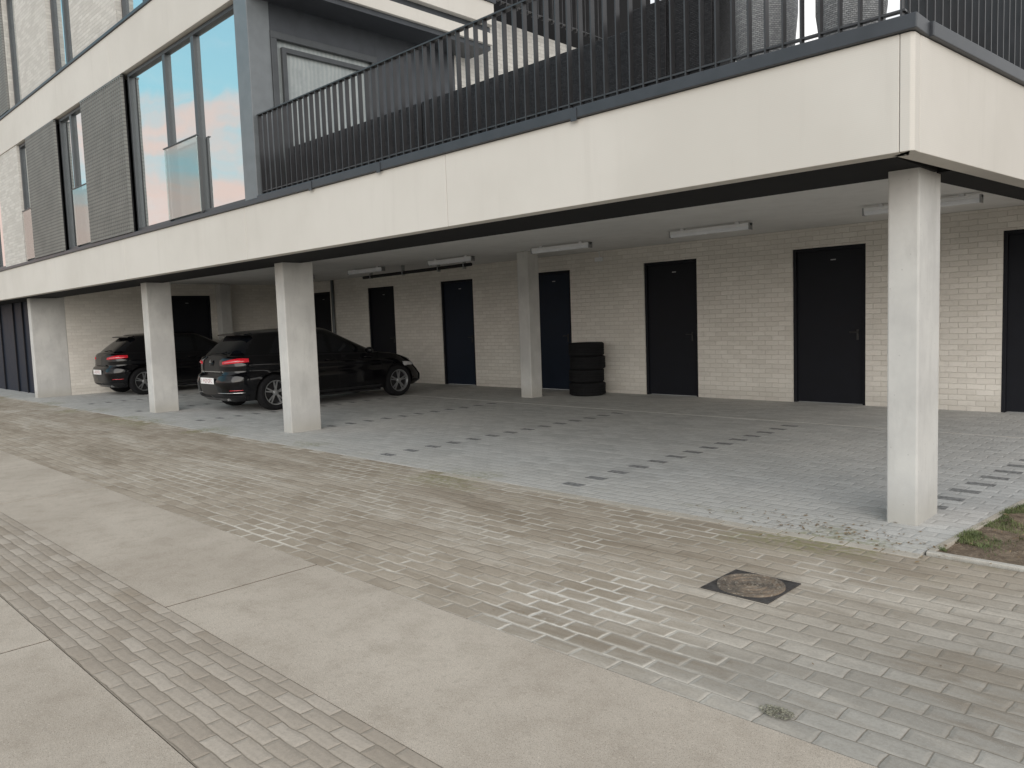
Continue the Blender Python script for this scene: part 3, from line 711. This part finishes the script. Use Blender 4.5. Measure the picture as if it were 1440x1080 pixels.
    if silver:
        em=MB(); em.add([(0,.06,.96),(.045,.06,.90),(0,.06,.84),(-.045,.06,.90),(0,.085,.93),(.022,.085,.90),(0,.085,.87),(-.022,.085,.90),(0,.07,.96),(.045,.07,.90),(0,.07,.84),(-.045,.07,.90)],[(0,1,5,4),(1,2,6,5),(2,3,7,6),(3,0,4,7),(0,8,9,1),(1,9,10,2),(2,10,11,3),(3,11,8,0)]); em.build('emblem','chrome',car,False)
        patch('bumper_trim','chrome',sx_(.25),s_at(.40),lambda t:.355,lambda t:.372,1,.006,12,2); patch('bumper_trim','chrome',sx_(.25),s_at(.40),lambda t:.355,lambda t:.372,-1,.006,12,2)
    m=MB().tube((0,.19,1.06),(.3,.24,1.09),.009,n=6); m.build('rear_wiper','plastic',car,False)
    MB().tube((.5,.12,.25),(.5,.32,.25),.03,n=14).build('exhaust','alloy',car,False)
    for c in cy:
        for sg in (1,-1):
            rr=.325; xo=sg*(hw-.02); 
            t=MB().lathe([(.215,-.02*sg),(.24,0),(.29,.0),(.315,-.02*sg),(rr,-.045*sg),(rr,-.18*sg),(.30,-.21*sg),(.215,-.21*sg)],axis='x',n=48,closed=True)
            w=t.build('wheel','rubber',car,False,smooth=False,loc=(xo,c,rr))
            r_=MB(); r_.lathe([(.218,-.014*sg),(.226,-.004*sg),(.212,-.006*sg),(.20,-.03*sg),(.20,-.15*sg)],axis='x',n=48)
            for k in range(5):
                a=k*2*math.pi/5+.3
                for da in (-.16,.16):
                    p0=Vector((0,math.cos(a+da*.3)*.04,math.sin(a+da*.3)*.04)); p1=Vector((0,math.cos(a+da)*.212,math.sin(a+da)*.212)); dv=(p1-p0).normalized(); sd=Vector((0,-dv.z,dv.y))*.013
                    x0=-.018*sg; x1=-.045*sg
                    V=[p0+sd,p0-sd,p1-sd*.9,p1+sd*.9]
                    r_.add([(x0-.006*sg,v.y,v.z) if i<2 else (x0,v.y,v.z) for i,v in enumerate(V)]+[(x1,v.y,v.z) for v in V],[(0,1,2,3),(7,6,5,4),(0,4,5,1),(1,5,6,2),(2,6,7,3),(3,7,4,0)])
            r_.lathe([(0,-.012*sg),(.03,-.012*sg),(.055,-.02*sg),(.058,-.05*sg)],axis='x',n=24)
            r_.build('rim','alloy',w,False)
            MB().lathe([(0,-.07*sg),(.20,-.07*sg)],axis='x',n=32).build('brake_disc','plastic',w,False)
    return car
make_car('black estate car with alloy wheels and white plate, parked between two concrete columns',(-13.86,6.2,0))
make_car('black hatchback parked furthest left beside the brick side wall',(-20.25,6.38,0),L=4.15,hw=.87,H=1.5,wr=.76,wb=2.6,slope=.5,silver=False)

# ------------------------------------------------------------ camera
f=1100.; X=Vector((1120,52,-f)).normalized(); Zd=Vector((-.035,-1,-.0829)); Zd=(Zd-X*Zd.dot(X)).normalized(); Y=Zd.cross(X)
cx=Vector((X.x,Y.x,Zd.x)); cy_=Vector((X.y,Y.y,Zd.y)); cz_=Vector((X.z,Y.z,Zd.z))
mat=Matrix(((cx.x,-cy_.x,-cz_.x,0),(cx.y,-cy_.y,-cz_.y,0),(cx.z,-cy_.z,-cz_.z,1.5),(0,0,0,1)))
cam=D.cameras.new('camera'); co=D.objects.new('camera',cam); COL.objects.link(co); co.matrix_world=mat
cam.sensor_fit='HORIZONTAL'; cam.sensor_width=36; cam.lens=f/1440*36; cam.clip_end=1500; cam.clip_start=.05
SC.camera=co
# ------------------------------------------------------------ light
w=D.worlds.new('World'); SC.world=w; w.use_nodes=True; nt=w.node_tree; nt.nodes.clear()
g=G.__new__(G); g.nt=nt
out=nt.nodes.new('ShaderNodeOutputWorld'); bg=nt.nodes.new('ShaderNodeBackground'); nt.links.new(bg.outputs[0],out.inputs[0]); bg.inputs[1].default_value=.115
sky=g.n('ShaderNodeTexSky',{'sky_type':'NISHITA','sun_disc':False,'sun_elevation':R(18),'sun_rotation':R(128),'air_density':1.0,'dust_density':1.5})
tc=g.n('ShaderNodeTexCoord').outputs['Generated']; g.co=tc
dx,dy,z=g.sep()[0:3]
n1=g.noise(2.6,6,.6,g.scl((1,1,3.0),0),.4)
cloud=g.mix(g.mr(z,.05,.7),(12.6,12.4,12.0),(8.6,8.7,8.9))
base=g.mix(g.mr(n1,.38,.6,.6,1),sky.outputs[0],cloud)
az=g.ma('SUBTRACT',g.ma('MULTIPLY',dx,-.9),g.ma('MULTIPLY',dy,.43))
am=g.mr(az,.55,.85)
blue=g.mix(g.mr(z,.15,.5),(3.9,7.4,8.3),(2.9,5.8,7.6))
pk=g.mr(g.ma('ADD',z,g.ma('MULTIPLY',g.ma('SUBTRACT',n1,.5),.65)),.12,.25,1,0)
patch_=g.mix(pk,blue,(9.0,6.6,5.8))
wisp=g.mr(g.noise(5,5,.6,g.scl((1,1,4),0)),.52,.78,0,.45); patch_=g.mix(wisp,patch_,(8,8,8))
col=g.mix(am,base,patch_)
nt.links.new(col,bg.inputs[0])
sl=D.lights.new('sun','SUN'); sl.energy=1.7; sl.angle=R(50); sl.color=(1,.97,.93); so=D.objects.new('sun',sl); COL.objects.link(so)
d=Vector((.68,-.68,.31)).normalized(); so.rotation_euler=d.to_track_quat('Z','Y').to_euler(); so.location=(0,-5,12)
SC.view_settings.view_transform='Standard'; SC.view_settings.look='None'; SC.view_settings.exposure=0
